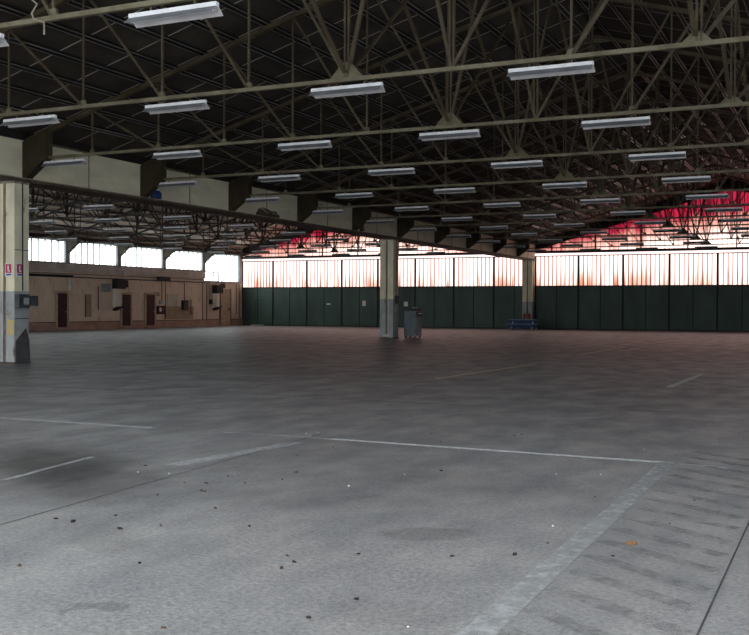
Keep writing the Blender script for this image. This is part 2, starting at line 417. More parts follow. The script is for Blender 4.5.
for i,(a,b,sill) in enumerate(ws):
    wn+=1
    c0=a+.2; c1=b-.2 if b!=YB else YB-.5
    p=MB(); p.quad((XL-.12,c0,sill),(XL-.12,c1,sill),(XL-.12,c1,5.8),(XL-.12,c0,5.8))
    w=struct(p,'window_%d'%wn,M['paneL'])
    f=MB(); n=max(2,int(round((c1-c0)/.62)))
    for j in range(1,n):
        y=c0+(c1-c0)*j/n; f.box(XL-.11,XL-.07,y-.05,y+.05,sill,5.8)
    f.box(XL-.12,XL-.04,c0,c1,sill,sill+.05); f.box(XL-.12,XL-.04,c0,c1,5.74,5.8)
    f.build('window_frame',M['greyframe'],w)
    # pier between this window and the next
    q=MB(); q.box(XL-.35,XL+.02,b-.2 if b!=YB else YB-.5,min(b+.2,YB),sill if b!=YB else 3.55,5.8)
    if i==0: q.box(XL-.35,XL+.02,a,a+.2,sill,5.8)
    q.build('window_pier',M['greyframe'],w)
    # haunch bracket on the pier
    if b!=YB and b>40:
        h=MB(); h.prism([(XL+.02,4.95),(XL+.95,5.72),(XL+.95,5.80),(XL+.02,5.80)],1,b+.0,b+.16)
        h.build('haunch_bracket',M['gbracket'],w)

# rear wall: concrete end pieces, doors, window strip and gables
D=3.161; X0=XL-.21
dn=0; wr=0
posts=[X0+D*i for i in range(0,18)]
posts[-1]=XR
FX=.03
doors=[]
for i,(a,b) in enumerate(zip(posts[:-1],posts[1:])):
    a=max(a,XL)
    dn+=1
    d=MB()
    mid=(a+b)/2
    for (u,v) in ((a+.06,mid-.03),(mid+.03,b-.06)):
        d.box(u,v,YB-.02,YB+.06,0.03,3.08)
        for zz in (.12,1.55,2.95): d.box(u+.02,v-.02,YB-.028,YB-.02,zz,zz+.02)
    o=struct(d,'door_%d'%dn,M['green'])
    e=MB(); e.box(a-.06,a+.06,YB-.06,YB+.06,0,5.30); e.box(mid-.03,mid+.03,YB-.03,YB+.06,0,3.08)
    e.box(a,b,YB-.05,YB+.06,3.08,3.16); e.box(a,b,YB-.03,YB+.06,0,.06)
    e.build('door_frame',M['dooredge'],o)
    w=MB(); w.quad((a+.06,YB+.03,3.16),(b-.06,YB+.03,3.16),(b-.06,YB+.03,5.27),(a+.06,YB+.03,5.27))
    wn+=1
    wo=struct(w,'window_%d'%wn,M['paneR'])
    f=MB()
    for j in range(1,10):
        x=a+.06+(b-a-.12)*j/10; q_=MB(); q_.box(x-.036,x+.036,YB,YB+.02,3.16,5.27); q_.build('sheet_lap',M['lap'],wo)
    f.box(a-.07,a+.07,YB-.05,YB+.05,3.14,5.30)
    f.build('window_frame',M['darkframe'],wo)
tm=MB(); tm.box(XL,XR,YB-.10,YB+.05,5.27,5.33); struct(tm,'trim_7',M['darkframe'])
sl=MB(); sl.quad((XL,YB+.03,5.33),(XR,YB+.03,5.33),(XR,YB+.03,5.50),(XL,YB+.03,5.50)); wn+=1
struct(sl,'window_%d'%wn,M['paneR'])
tm=MB(); tm.box(XL,XR,YB-.14,YB+.05,5.50,5.68); struct(tm,'trim_8',M['darkframe'])
def gable(ridge,half,xa,xb):
    global wn
    def top(x): return zt(x,ridge,half)-.42
    g=MB()
    xs=[xa,ridge,xb]
    g.quad((xa,YB+.03,5.68),(xb,YB+.03,5.68),(xb,YB+.03,top(xb)+.05),(ridge,YB+.03,top(ridge)+.05),(xa,YB+.03,top(xa)+.05))
    wn+=1
    o=struct(g,'window_%d'%wn,M['paneG'])
    f=MB(); x=xa+.3
    while x<xb-.1:
        f.box(x-.012,x+.012,YB,YB+.025,5.68,top(x)+.03); x+=.316
    x=xa+1.2
    while x<xb-.5:
        f.box(x-.035,x+.035,YB-.06,YB+.02,5.68,top(x)+.03); x+=3.161
    for z in (6.55,7.5,8.4):
        d=(z-top(xa))/SL
        if d<half-1: f.box(max(xa,xa+d),min(xb,xb-d),YB-.05,YB+.02,z,z+.05)
    f.build('window_frame',M['darkframe'],o)
    # dark cladding between the glazing and the roof
    c=MB()
    c.prism([(xa,top(xa)+.05),(ridge,top(ridge)+.05),(ridge,top(ridge)+.9),(xa,top(xa)+.9)],1,YB-.02,YB+.08)
    c.prism([(ridge,top(ridge)+.05),(xb,top(xb)+.05),(xb,top(xb)+.9),(ridge,top(ridge)+.9)],1,YB-.02,YB+.08)
    return c
c1=gable(RN,HN,XB,XR); c2=gable(RA,HA,XL,XB2)
k=len(c1.v); c1.v+=c2.v; c1.f+=[tuple(i+k for i in f) for f in c2.f]; c1.mi+=c2.mi
c1.box(XB2,XB,YB-.02,YB+.08,5.68,6.6)
struct(c1,'wall_back',M['darkwall'])
# right wall, and the header over the open front
r=MB(); r.box(XR,XR+.35,YF,YB,0,1.1); r.box(XR,XR+.35,YF,YB,5.7,6.4)
r.box(XR,XR+.35,YF+S*5,YB,1.1,5.7)
for k in range(6): r.box(XR,XR+.35,YF+S*k-.15,min(YF+S*k+.15,YB),1.1,5.7)
struct(r,'wall_right',M['sidewall'])
for k in range(5):  # unseen windows, added to light the beam and mid floor from the right
    p=MB(); y0=YF+S*k+.15; y1=min(y0+S-.3,YB)
    if y1-y0<.5: continue
    p.quad((XR+.15,y0,1.1),(XR+.15,y1,1.1),(XR+.15,y1,5.7),(XR+.15,y0,5.7)); wn+=1
    struct(p,'window_%d'%wn,M['paneAdded'])
r=MB(); r.box(XL-.35,XR,YF-.3,YF,5.9,6.2)
struct(r,'wall_front',M['sidewall'])
for rg,hf,xa,xb in ((RN,HN,XB,XR),(RA,HA,XL,XB2)):  # unseen glazed front gables, added to let sky light reach deeper
    p=MB(); p.quad((xa,YF-.1,6.2),(xb,YF-.1,6.2),(xb,YF-.1,6.3),(rg,YF-.1,EAVE+SL*hf+.2),(xa,YF-.1,6.3)); wn+=1
    struct(p,'window_%d'%wn,M['paneAdded'])
# roof: two gables
PZ=.25    # board plane above the top chord centre
def roofpoly(ridge,half,xa,xb,t):
    zz=lambda x: EAVE+SL*(half-abs(x-ridge))+PZ
    return [(xa,zz(xa)),(ridge,zz(ridge)),(xb,zz(xb)),(xb,zz(xb)+t),(ridge,zz(ridge)+t),(xa,zz(xa)+t)]
def roofslabs(ridge,half,xa,xb,t):
    zz=lambda x: EAVE+SL*(half-abs(x-ridge))+PZ
    m=MB()
    m.prism([(xa,zz(xa)),(ridge,zz(ridge)),(ridge,zz(ridge)+t),(xa,zz(xa)+t)],1,YF-.3,YB+.1)
    m.prism([(ridge,zz(ridge)),(xb,zz(xb)),(xb,zz(xb)+t),(ridge,zz(ridge)+t)],1,YF-.3,YB+.1)
    return m
cr=roofslabs(RN,HN,XB,XR+.35,.12)
c2=roofslabs(RA,HA,XL-.35,XB2,.12)
cr.mi=[0]*len(cr.f); k=len(cr.v)
cr.v+=c2.v; cr.f+=[tuple(i+k for i in f) for f in c2.f]; cr.mi+=[1]*len(c2.f)
cr.cur=2; cr.box(XB2-.05,XB+.05,YF-.3,YB+.1,6.30,6.46)
struct(cr,'ceiling',[M['ceiling'],M['ceiling2'],M['roofedge']])

# ------------------------------------------------------------------ long beam
bm=empty('support_beam',((XB+XB2)/2,(YF+YB)/2,4.97),'long cream box beam carried on the pillars between the near and far halls','beam')
L0=bm.location
def loc(mb):
    mb.v=[(x-L0.x,y-L0.y,z-L0.z) for x,y,z in mb.v]; return mb
b=MB(); b.box(XB2,XB,YF,YB-.15,5.05,6.12); loc(b).build('web',M['beam'],bm)
b=MB(); b.box(XB2-.12,XB+.14,YF,YB-.15,4.985,5.05); loc(b).build('bottom_flange',M['ledge'],bm)
b=MB(); b.box(XB-.02,XB+.16,YF,YB-.15,5.05,5.075); loc(b).build('ledge_lip',M['edge'],bm)
b=MB(); b.box(XB2-.03,XB+.06,YF,YB-.15,6.12,6.30); loc(b).build('gutter_board',M['roofedge'],bm)
y=Y0+.5*S-4*S
while y<YB-1:
    b=MB(); b.box(XB,XB+.02,y-.02,y+.02,5.08,6.12); loc(b).build('stiffener',M['edge'],bm); y+=S

# ------------------------------------------------------------------ pillars
def pillar(Y,label,hd=.33):
    p=empty('steel_pillar',(XB-.36,Y,0),label,'pillar','pillars under the long beam')
    g=MB()
    # H shaped plan: two flanges, web set back on the faces
    g.box(-.36,-.05,-hd,hd,0,4.985); g.box(.05,.36,-hd,hd,0,4.985); g.box(-.05,.05,-hd+.09,hd-.09,0,4.985)
    g.build('shaft',M['pillar'],p)
    t=MB(); t.tube([(0,-hd+.05,.1),(0,-hd+.05,4.9)],.03); t.build('conduit',M['rustpipe'],p)
    t=MB(); t.tube([(.375,.02,2.0),(.375,.02,4.95)],.018); t.build('cable',M['black'],p)
    c=MB(); c.box(-.38,.37,-hd-.01,hd+.01,4.92,4.985); c.build('head_plate',M['edge'],p)
    c=MB(); c.box(-.38,.38,-hd-.02,hd+.02,0,.05); c.build('base_plate',M['ledge'],p)
    return p
P1Y=Y0-.15
P1=pillar(P1Y,'cream and grey pillar at the left edge with safety signs and a switch box',.27)
P2=pillar(Y0+5*S-.25,'cream pillar standing beside the blue grey cabinet in mid hall')
P3=pillar(71.1,'farthest cream pillar behind the blue picnic table')
g=MB(); g.prism([(-.24,0),(.30,0),(.26,.62),(.14,.96),(-.12,.72),(-.24,.62)],0,.365,.39); g.build('guard_plate',M['greyplate'],P1)
g=MB(); g.prism([(.10,.78),(.34,.78),(.34,1.20),(.14,1.20),(.10,1.0)],1,-.276,-.271); g.build('yellow_patch',M['yellow'],P1)
g=MB(); g.box(.362,.372,-.26,.26,1.22,1.245); g.box(.362,.372,-.26,.26,3.1,3.12); g.build('strap_band',M['darkgrey'],P1)
def extra2():
    g=MB(); g.box(.37,.50,-.12,.14,1.75,2.15); g.build('junction_box',M['darkgrey'],P2)
    g=MB(); g.tube([(-.45,-.1,.9),(-.45,-.1,1.7),(-.40,-.2,2.2),(-.40,-.3,2.5)],.06); g.build('hose_bracket',M['black'],P2)
    g=MB(); g.box(-.15,.15,-.42,-.34,.1,.22); g.tube([(.1,-.36,.2),(.12,-.37,1.9),(.02,-.37,2.0)],.025); g.build('pipe_elbow',M['pipewhite'],P2)
extra2()
# switch box on the first pillar
sb=empty('switch_box',(XB,P1Y,1.50),'dark grey electrical switch box cluster mounted on the leftmost pillar','switch box')
g=MB(); g.box(.035,.20,-.30,.10,.02,.40); g.build('enclosure',M['darkgrey'],sb,.01)
g=MB(); g.box(.04,.26,.12,.36,.08,.36); g.build('side_enclosure',M['darkgrey'],sb,.01)
g=MB(); g.tube([(.20,-.22,.12),(.26,-.22,.12),(.26,-.22,.30)],.02); g.build('handle',M['black'],sb)
g=MB(); g.box(.20,.225,-.15,.04,.12,.30); g.build('cover',M['lampgrey'],sb)
# safety signs
def sign(loc,face,label):
    s=empty('safety_sign',loc,label,'sign')
    def B(u0,u1,v0,v1,d0,d1,nm,m):
        g=MB()
        if face=='front': g.box(u0,u1,-d1,-d0,v0,v1)
        else: g.box(d0,d1,u0,u1,v0,v1)
        g.build(nm,m,s)
    B(-.125,.125,0,.36,0,.008,'board',M['paper'])
    B(-.105,.105,.10,.34,.008,.012,'red_field',M['magenta'])
    B(-.035,.015,.13,.30,.012,.015,'pictogram',M['paper']); B(-.035,.055,.13,.165,.012,.015,'pictogram_foot',M['paper'])
    B(-.09,.09,.03,.075,.008,.012,'caption_bar',M['bluep'])
sign((XB-.20,P1Y-.271,2.38),'front','small red and white extinguisher sign on the front of the leftmost pillar')
sign((XB+.002,P1Y-.08,2.38),'side','small red and white extinguisher sign on the side of the leftmost pillar')
# pipe and box at the picture's left edge
dp=empty('downpipe',(XB-.80,P1Y-.36,0),'rusty brown downpipe left of the leftmost pillar','pipe')
g=MB(); g.tube([(0,0,0.02),(0,0,4.9)],.05); g.build('pipe_run',M['rustpipe'],dp)
g=MB(); g.box(-.08,.08,-.08,.08,2.9,2.95); g.box(-.08,.08,-.08,.08,1.1,1.15); g.build('pipe_clamp',M['ledge'],dp)

# ------------------------------------------------------------------ trusses
def make_truss(ridge,half,name,steel,gus,label,cat_group,mat_chord,rightbr=True):
    t=empty(name,(ridge,0,0),label,'roof truss',cat_group)
    Z=lambda x: EAVE+SL*(half-abs(x))
    nodesx=[.99,3.03,5.0,6.95,8.95,11.1] if half>13 else [.99,2.95,4.95,6.9,8.85,10.7]
    g=MB(); g.bar((-half,0,CH),(half,0,CH),.07,.075); g.build('bottom_chord',mat_chord,t)
    for s in (-1,1):
        g=MB(); g.bar((s*half,-.045,Z(half)),(0,-.045,Z(0)),.10,.04); g.bar((s*half,.045,Z(half)),(0,.045,Z(0)),.10,.04)
        g.build('top_chord',steel,t)
        for i,x in enumerate(nodesx):
            g=MB()
            if i in (0,2) and s*gus>0 or i==0:
                g.bar((s*x-.035,0,CH),(s*x-.035,0,Z(x)),.035,.06); g.bar((s*x+.035,0,CH),(s*x+.035,0,Z(x)),.035,.06)
            else: g.bar((s*x,0,CH),(s*x,0,Z(x)),.04,.04)
            g.build('vertical',steel,t)
            xo=nodesx[i+1] if i+1<len(nodesx) else half-.15
            g=MB(); g.bar((s*x,0,CH),(s*xo,0,Z(xo)),.05,.05); g.build('diagonal',steel,t)
            if i:
                g=MB(); g.prism([(s*x-.08,CH),(s*x+.08,CH),(s*x+.05,CH+.13),(s*x-.05,CH+.13)],1,-.025,.025); g.build('gusset',M['gusset'],t)
        g=MB(); g.bar((s*.99,0,CH),(0,0,Z(0)),.06,.06); g.build('diagonal',steel,t)
        # tapering end bracket that bears on the beam
        h=half
        g=MB(); g.prism([(s*(h-.0),5.07),(s*(h-.10),5.07),(s*(h-.84),5.60),(s*(h-.84),Z(h-.84)),(s*(h-.0),Z(h)-.02)],1,-.13,.13)
        g.build('end_bracket',M['bracket'],t)
    for x,w_,h_ in ((-.99,.34,.31),(4.97,.24,.18)):
        g=MB(); g.prism([(x-w_,CH+.02),(x+w_,CH+.02),(x+.07,CH+h_),(x-.07,CH+h_)],1,-.03,.03); g.build('gusset',M['gusset'],t)
    g=MB(); g.prism([(-.45,Z(.45)-.05),(.45,Z(.45)-.05),(0,Z(0)+.05)],1,-.03,.03); g.build('ridge_plate',M['gusset'],t)
    return t
nave=make_truss(RN,HN,'roof_truss',M['strut'],1,'x','trusses across the near hall roof',M['chord'])
for i,k in enumerate(range(-2,10)):
    t=nave if i==0 else copy_tree(nave)
    t.location=(RN,Y0+S*k,0)
    t['label']='olive steel lattice truss spanning the near hall, %s to the camera'%ORD[i] if i<11 else 'olive steel lattice truss spanning the near hall, farthest, just before the rear doors'
aisle=make_truss(RA,HA,'aisle_truss',M['aislesteel'],1,'x','trusses across the far left hall roof',M['aislesteel'])
ROT=math.atan2(1.02,2*HA)
AK=list(range(1,10))
for i,k in enumerate(AK):
    t=aisle if i==0 else copy_tree(aisle)
    t.location=(RA,Y0+S*k-.51,0); t.rotation_euler=(0,0,ROT)
    t['label']='dark lattice truss beyond the long beam, %s to the camera'%ORD[i] if i<8 else 'dark steel lattice truss beyond the long beam, last before the rear doors'

# ------------------------------------------------------------------ purlins with pale joint strips
def purlin(x,ridge,half,label,group,side):
    z=zt(x,ridge,half)+PZ
    o=empty('purlin',(x,(YF+YB)/2,z),label,'purlin',group)
    l=(YB-YF)/2-.1
    sl=SL if x<ridge else -SL
    g=MB(); g.prism([(-.05,-.09-.05*sl),(.05,-.09+.05*sl),(.05,-.012+.05*sl),(-.05,-.012-.05*sl)],1,-l,l); g.build('purlin_bar',M['purlin'],o)
    for s in (-1,1):
        g=MB(); xs=sorted((s*.052,s*.071))
        g.prism([(xs[0],-.095+xs[0]*sl),(xs[1],-.095+xs[1]*sl),(xs[1],-.080+xs[1]*sl),(xs[0],-.080+xs[0]*sl)],1,-l,l)
        g.build('joint_strip',M['strip'],o)
for s,nm in ((-1,'left'),(1,'right')):
    for i in range(14 if s<0 else 7):
        x=RN+s*(.31+.92*i)
        purlin(x,RN,HN,'black purlin under the near hall roof, %s from the ridge on the %s slope'%(NTH[i],nm),'near hall purlins',s)
    for i in range(12):
        x=RA+s*(.5+.98*i)
        if abs(x-RA)<HA-.3:
            purlin(x,RA,HA,'black purlin under the far left roof, %s from its ridge on the %s slope'%(NTH[i],nm),'far hall purlins',s)

# ------------------------------------------------------------------ cross braces between the trusses
def brace(x,k,ridge,half,label,group,m,yo=0):
    a=Y0+S*k+yo; z1=zt(x,ridge,half)-.05; z0=CH+.1
    o=empty('cross_brace',(x,a+S/2,z0),label,'brace',group)
    for s in (-1,1):
        g=MB(); g.bar((.02*s,-s*(S/2-.07),.02),(.02*s,s*(S/2-.07),z1-z0-.02),.035,.07,up=(1,0,0)); g.build('brace_bar',m,o)
for i,k in enumerate(range(-2,9)):
    for x,nm in ((RN-.99,'left'),(RN+4.97,'right')):
        brace(x,k,RN,HN,'crossed steel bars between near hall trusses, %s row, %s bay'%(nm,ORD[i]),'cross braces of the near hall',M['strut'])
for i,k in enumerate(range(1,9)):
    for x,nm in ((RA-.99,'left'),(RA+4.95,'right')):
        brace(x,k,RA,HA,'crossed dark bars beyond the long beam, %s row, %s bay'%(nm,ORD[i]),'cross braces of the far hall',M['aislesteel'],-.5*(RA+HA-x)/HA)

# ------------------------------------------------------------------ strip lamps
def make_lamp():
    o=empty('strip_light',(0,0,0),'x','light')
    l=.70
    g=MB(); g.box(-l,l,-.035,.035,-.062,0); g.build('lamp_body',M['white'],o)
    for s,nm in ((-1,'near_reflector'),(1,'far_reflector')):
        g=MB(); g.prism([(s*.035,-.058),(s*.035,-.062),(s*.130,-.150),(s*.134,-.146)],0,-l,l)
        g.mi=[0]*len(g.f)
        # enamelled white inside, darker grey outside
        for q in range(2,6):
            vs_=[g.v[i] for i in g.f[q]]; 
            if sum(v[2]+.062+(abs(v[1])-.035)*.926 for v in vs_)>0: g.mi[q]=1
        g.build('reflector_wing',[M['wingin'],M['wingout']],o)
    g=MB(); g.tube([(-l+.04,0,-.10),(l-.04,0,-.10)],.019,10); g.build('lamp_tube',M['tube'],o)
    for s in (-1,1):
        g=MB(); g.box(s*(l-.03)-.012,s*(l-.03)+.012,-.02,.02,-.13,-.065); g.build('tube_holder',M['lampgrey'],o)
        g=MB(); g.box(s*.35-.012,s*.35+.012,-.012,.012,0,.05); g.build('hanger',M['gusset'],o)
    return o
proto=make_lamp(); used=False
def lamp(x,y,rz,label,group):
    global used
    o=proto if not used else copy_tree(proto); used=True
    o.location=(x,y,CH-.045-.06); o.rotation_euler=(0,0,rz); o['label']=label; o['group']=group
f_=1009.117; ya=math.radians(25.01)
def approx_px(x,y,z):
    zc=-x*math.sin(ya)+y*math.cos(ya); xc=x*math.cos(ya)+y*math.sin(ya)
    return 374.5+f_*xc/zc, 307-f_*(z-1.6)/zc
for i,k in enumerate(range(-2,10)):
    y=Y0+S*k
    xs=[x for x in [RN-1.0-3.69*j for j in range(4,-3,-1)] if XB<x and -40<approx_px(x,y,5.5)[0]<790 and approx_px(x,y,5.5)[1]>-10]
    tr_=ORD[i] if i<11 else 'farthest'
    for j,x in enumerate(xs):
        lamp(x,y,0,'white strip light under the %s near truss, %s from left'%(tr_,NTH[j]),'strip lights of the near hall')
for i,k in enumerate(AK):
    xs=[x for x in [-41.2,-37.5,-33.8,-30.1,-26.4] if approx_px(x,Y0+S*k,5.5)[0]>20]
    for j,x in enumerate(xs):
        y=Y0+S*k-.51+(x-RA)*math.tan(ROT)
        lamp(x,y,ROT,'white strip light beyond the beam under the %s far truss, %s from left'%(ORD[i] if i<8 else 'farthest',NTH[j]),'strip lights of the far hall')

# conduit dangling from the nearest chord
g=MB(); yc=Y0-2*S-.09
g.tube([(-10.44,yc,5.93),(-10.30,yc,5.82),(-10.40,yc,5.70),(-10.36,yc,5.62),(-10.17,yc,5.55),(-10.17,yc,5.38)],.013)
tag(g.build('hanging_conduit',M['edge']),'bent pale conduit dangling from the nearest truss chord at upper left','conduit')

# ------------------------------------------------------------------ things resting on the beam ledge
sk=empty('blue_sack',(XB+.12,Y0+S+.55,5.075),'dark blue sack with pale rags on top, resting on the beam ledge by a bracket','sack')
g=MB(); g.lathe((0,0,0),[(.09,0),(.115,.03),(.12,.16),(.105,.24),(.07,.27)],14); g.v=[(x*1.0,y*2.1,z) for x,y,z in g.v]; g.build('sack_body',M['bluebag'],sk)
g=MB()
for dx,dy,dz,r in ((0,-.08,.29,.055),(.01,.03,.32,.06),(0,.12,.28,.045),(.02,.20,.26,.03)): g.lathe((dx,dy,dz-r),[(r*.4,0),(r,.6*r),(r*.9,1.3*r),(r*.3,1.9*r)],10)
g.build('rag',M['paper'],sk)
cb=empty('cable_bundle',(XB+.1,Y0+2*S+2.55,5.075),'tangled dark red brown cables and bars lying on the beam ledge','cable')
g=MB(); g.box(-.05,.05,-.85,.75,0,.13); g.build('steel_bar',M['ledge'],cb,.01)
g=MB()
for q in range(4):
    pts=[(.02*math.sin(j+q),-.8+.16*j,.16+.07*math.sin(j*1.1+q*1.7)+.03*q*(1 if j<6 else .2)) for j in range(10)]
    g.tube(pts,.018,6)
g.build('cable_loop',M['ledge'],cb)
db=empty('tied_bundle',(XB+.12,Y0+4*S+.62,5.075),'small grey bundle with a red strap, left of the middle pillar on the ledge','bundle')
g=MB(); g.lathe((0,0,0),[(.07,0),(.09,.08),(.085,.22),(.05,.30)],12); g.v=[(x,y*1.6,z) for x,y,z in g.v]; g.build('bundle_body',M['darkgrey'],db)
g=MB(); g.tube([(.09,.08,.02),(.10,.08,.22),(.03,.03,.33)],.02); g.build('red_strap',M['red'],db)

# ------------------------------------------------------------------ cabinet by the middle pillar
cx=XB+.02; cy=Y0+5*S+.78
cb=empty('control_cabinet',(cx+.33,cy+.38,0),'blue grey metal control cabinet standing right of the middle pillar','cabinet')
g=MB(); g.box(-.33,.30,-.38,.38,.10,1.38); g.build('cabinet_body',M['bluegrey'],cb,.01)
g=MB(); g.box(-.30,.24,-.395,-.38,.14,1.33); g.build('cabinet_door',M['bluegrey'],cb)
g=MB(); g.box(.30,.33,-.36,-.02,.12,1.05); g.box(.30,.33,.02,.36,.12,1.05); g.build('side_panel',M['bluegrey2'],cb)
g=MB(); g.box(-.05,.34,-.36,.36,1.38,1.52); g.box(.26,.42,-.34,.30,1.10,1.34); g.build('console',M['darkgrey'],cb,.01)
g=MB(); g.box(.42,.44,-.25,.20,1.22,1.28); g.box(.05,.2,-.2,.1,1.52,1.56); g.build('display_strip',M['pipewhite'],cb)
for a in (-.27,.25):
    for b_ in (-.32,.32):
        g=MB(); g.box(a-.03,a+.03,b_-.03,b_+.03,0,.10); g.build('foot',M['black'],cb)

# ------------------------------------------------------------------ picnic table and extinguishers at the far pillar
tb=empty('picnic_table',(-20.25,68.0,0),'blue picnic table with attached benches in front of the farthest pillar','table')
for q in range(4):
    g=MB(); g.box(-1.02,1.02,-.38+.2*q,-.20+.2*q,.70,.745); g.build('tabletop_board',M['bluetop'],tb)
for s in (-1,1):
    g=MB(); g.box(-1.10,1.10,s*.68-.14,s*.68+.14,.40,.44); g.build('bench_seat',M['bluetop'],tb)
g=MB(); g.box(-1.0,1.0,-.40,-.385,.60,.70); g.build('apron',M['blue'],tb)
g=MB(); g.box(-1.05,1.05,-.52,-.50,.12,.38); g.box(-1.0,1.0,-.03,.03,.45,.6); g.build('side_board',M['blue'],tb)
for s in (-.72,.72):
    for u in (-1,1):
        g=MB(); g.bar((s,u*.62,0),(s,u*.22,.70),.09,.06,up=(1,0,0)); g.build('leg',M['pipewhite'],tb)
    g=MB(); g.box(s-.03,s+.03,-.78,.78,.33,.40); g.build('cross_bar',M['blue'],tb)
def extinguisher(x,label):
    e=empty('fire_extinguisher',(x,71.1-.33-.083,.62),label,'fire extinguisher','extinguishers on the farthest pillar')
    g=MB(); g.lathe((0,0,0),[(.075,0),(.08,.02),(.08,.38),(.06,.44),(.025,.47)],14); g.build('cylinder',M['red'],e)
    g=MB(); g.box(-.03,.05,-.02,.02,.47,.53); g.tube([(.04,0,.5),(.1,0,.42),(.095,0,.2)],.012,6); g.build('valve_hose',M['black'],e)
extinguisher(XB-.36-.20,'left one of two red fire extinguishers on the farthest pillar')
extinguisher(XB-.36+.16,'right one of two red fire extinguishers on the farthest pillar')

# ------------------------------------------------------------------ left wall fittings
WX=XL+.001
def wbox(name,y0,y1,z0,z1,d,m,label,cat,parts=(),group=None,bevel=.0,x=WX):
    o=empty(name,(x,(y0+y1)/2,z0),label,cat,group)
    g=MB(); g.box(0,d,-(y1-y0)/2,(y1-y0)/2,0,z1-z0); g.build(name+'_body',m,o,bevel)
    for nm,(a,b_,c,e,d0,d1),pm in parts:
        g=MB(); g.box(d0,d1,a,b_,c,e); g.build(nm,pm,o)
    return o
dnum=dn
for (a,b_) in ((49.72,50.58),(56.04,56.96),(58.72,59.68)):
    dnum+=1
    g=MB(); g.box(XL+.002,XL+.09,a,b_,.2,2.38); o=struct(g,'door_%d'%dnum,M['ironred'])
    g=MB()
    g.box(XL,XL+.12,a-.13,a,.0,2.52); g.box(XL,XL+.12,b_,b_+.13,0,2.52); g.box(XL,XL+.12,a,b_,2.38,2.52)
    g.build('door_frame',M['doortrim'],o)
    g=MB(); g.box(XL+.09,XL+.13,b_-.14,b_-.08,1.15,1.22); g.build('door_handle',M['lampgrey'],o)
    g=MB(); g.box(XL+.09,XL+.10,a+.15,b_-.15,1.5,2.1); g.box(XL+.09,XL+.10,a+.15,b_-.15,.5,1.2); g.build('door_panel',M['ironred'],o)
    g=MB(); g.box(XL+.05,XL+.4,a-.15,b_+.15,0,.12); g.build('door_step',M['plinth'],o)
dnum+=1
g=MB(); g.box(XL+.002,XL+.07,68.25,69.7,.15,2.95); o=struct(g,'door_%d'%dnum,M['doortrim'])
g=MB(); g.box(XL,XL+.09,68.17,68.25,.1,3.0); g.box(XL,XL+.09,69.7,69.78,.1,3.0); g.build('door_frame',M['ledge'],o)
g=MB(); g.box(XL+.07,XL+.12,69.4,69.5,1.25,1.4); g.build('door_handle',M['black'],o)
# heaters: black fan box, pale duct, angled hood
def heater(y,z,label):
    o=empty('duct_heater',(XL+.17,y,1.25),label,'heater','wall duct heaters')
    g=MB(); g.box(0,.5,-.42,.42,z-1.25,z+.66-1.25); g.build('fan_box',M['black'],o,.01)
    g=MB(); g.box(.05,.42,-.40,.05,.28,z-1.25); g.build('duct',M['duct'],o)
    g=MB(); g.prism([(-.42,.0),(.10,.18),(.35,.28),(.35,.36),(-.02,.28),(-.42,.12)],0,.05,.45); g.build('outlet_hood',M['black'],o)
    g=MB(); g.tube([(.25,.3,z+.66-1.25),(.25,.3,3.42-1.25)],.02); g.build('hanger_pipe',M['pipewhite'],o)
heater(55.3,2.75,'black duct heater with a pale duct and angled hood left of the middle maroon door')
heater(67.3,2.60,'black duct heater under the last window by the far corner')
wbox('wall_vent',56.14,56.72,2.88,3.38,.08,M['black'],'square black vent high on the plaster above the middle maroon door','vent')
wbox('wall_vent',68.15,68.85,3.02,3.40,.12,M['black'],'square black vent under the last window above the cream door','vent')
wbox('mounted_sheet',53.9,54.85,2.52,3.08,.05,M['lampgrey'],'flat greenish grey panel high on the plaster left of the first duct heater','panel')
wbox('notice_board',61.25,62.55,1.58,2.42,.05,M['pale'],'pale green notice board on the plaster right of the third maroon door','notice board',
     [('board_frame',(-.68,.68,-.03,0,0,.06),M['doortrim']),('board_edge',(-.68,.68,.84,.87,0,.06),M['doortrim'])])
wbox('wall_board',60.95,64.6,.60,1.55,.03,M['board'],'wide beige board panel below the pale notice board','board')
wbox('mounted_hose_box',60.0,60.85,.98,1.60,.18,M['ironred'],'dark red box on the plaster just right of the third maroon door','box',
     [('door_glass',(-.30,-.05,.20,.48,.18,.19),M['paper']),('box_latch',(.1,.16,.28,.34,.18,.2),M['lampgrey'])],bevel=.01)
wbox('mounted_meter_box',60.3,60.62,1.72,1.98,.12,M['lampgrey'],'small grey meter box above the dark red box','box')
wbox('switch_cabinet',63.05,63.7,1.28,2.02,.2,M['black'],'black electrical switch cabinet right of the pale notice board','switch cabinet',
     [('cabinet_cover',(-.2,.2,.1,.6,.2,.21),M['darkgrey'])],bevel=.01)
wbox('wall_sign',59.72,60.35,2.32,2.56,.03,M['board'],'small framed beige sign beside the top of the third maroon door','sign',
     [('sign_frame',(-.33,.33,.24,.26,0,.04),M['ledge']),('sign_edge',(-.33,.33,-.02,0,0,.04),M['ledge'])])
wbox('louvre_vent',59.9,61.3,3.46,3.72,.12,M['black'],'long dark louvre in the cornice over the third maroon door','vent',x=XL+.18)
wbox('mounted_alarm_box',66.7,67.1,1.75,2.1,.13,M['darkgrey'],'small dark box left of the heater duct near the far corner','box')
wbox('wall_recess_board',52.35,53.0,.85,2.35,.02,M['board'],'narrow tall beige board on the plaster between the first two maroon doors','board')
def pipe(name,pts,r,m,label,cat='pipe',group=None):
    g=MB(); g.tube(pts,r); return tag(g.build(name,m),label,cat,group)
X=XL+.10
pipe('wall_mounted_pipe',[(X+.02,50.85,2.62),(X+.02,50.85,3.35)],.10,M['pipewhite'],'short white pipe above the first maroon door')
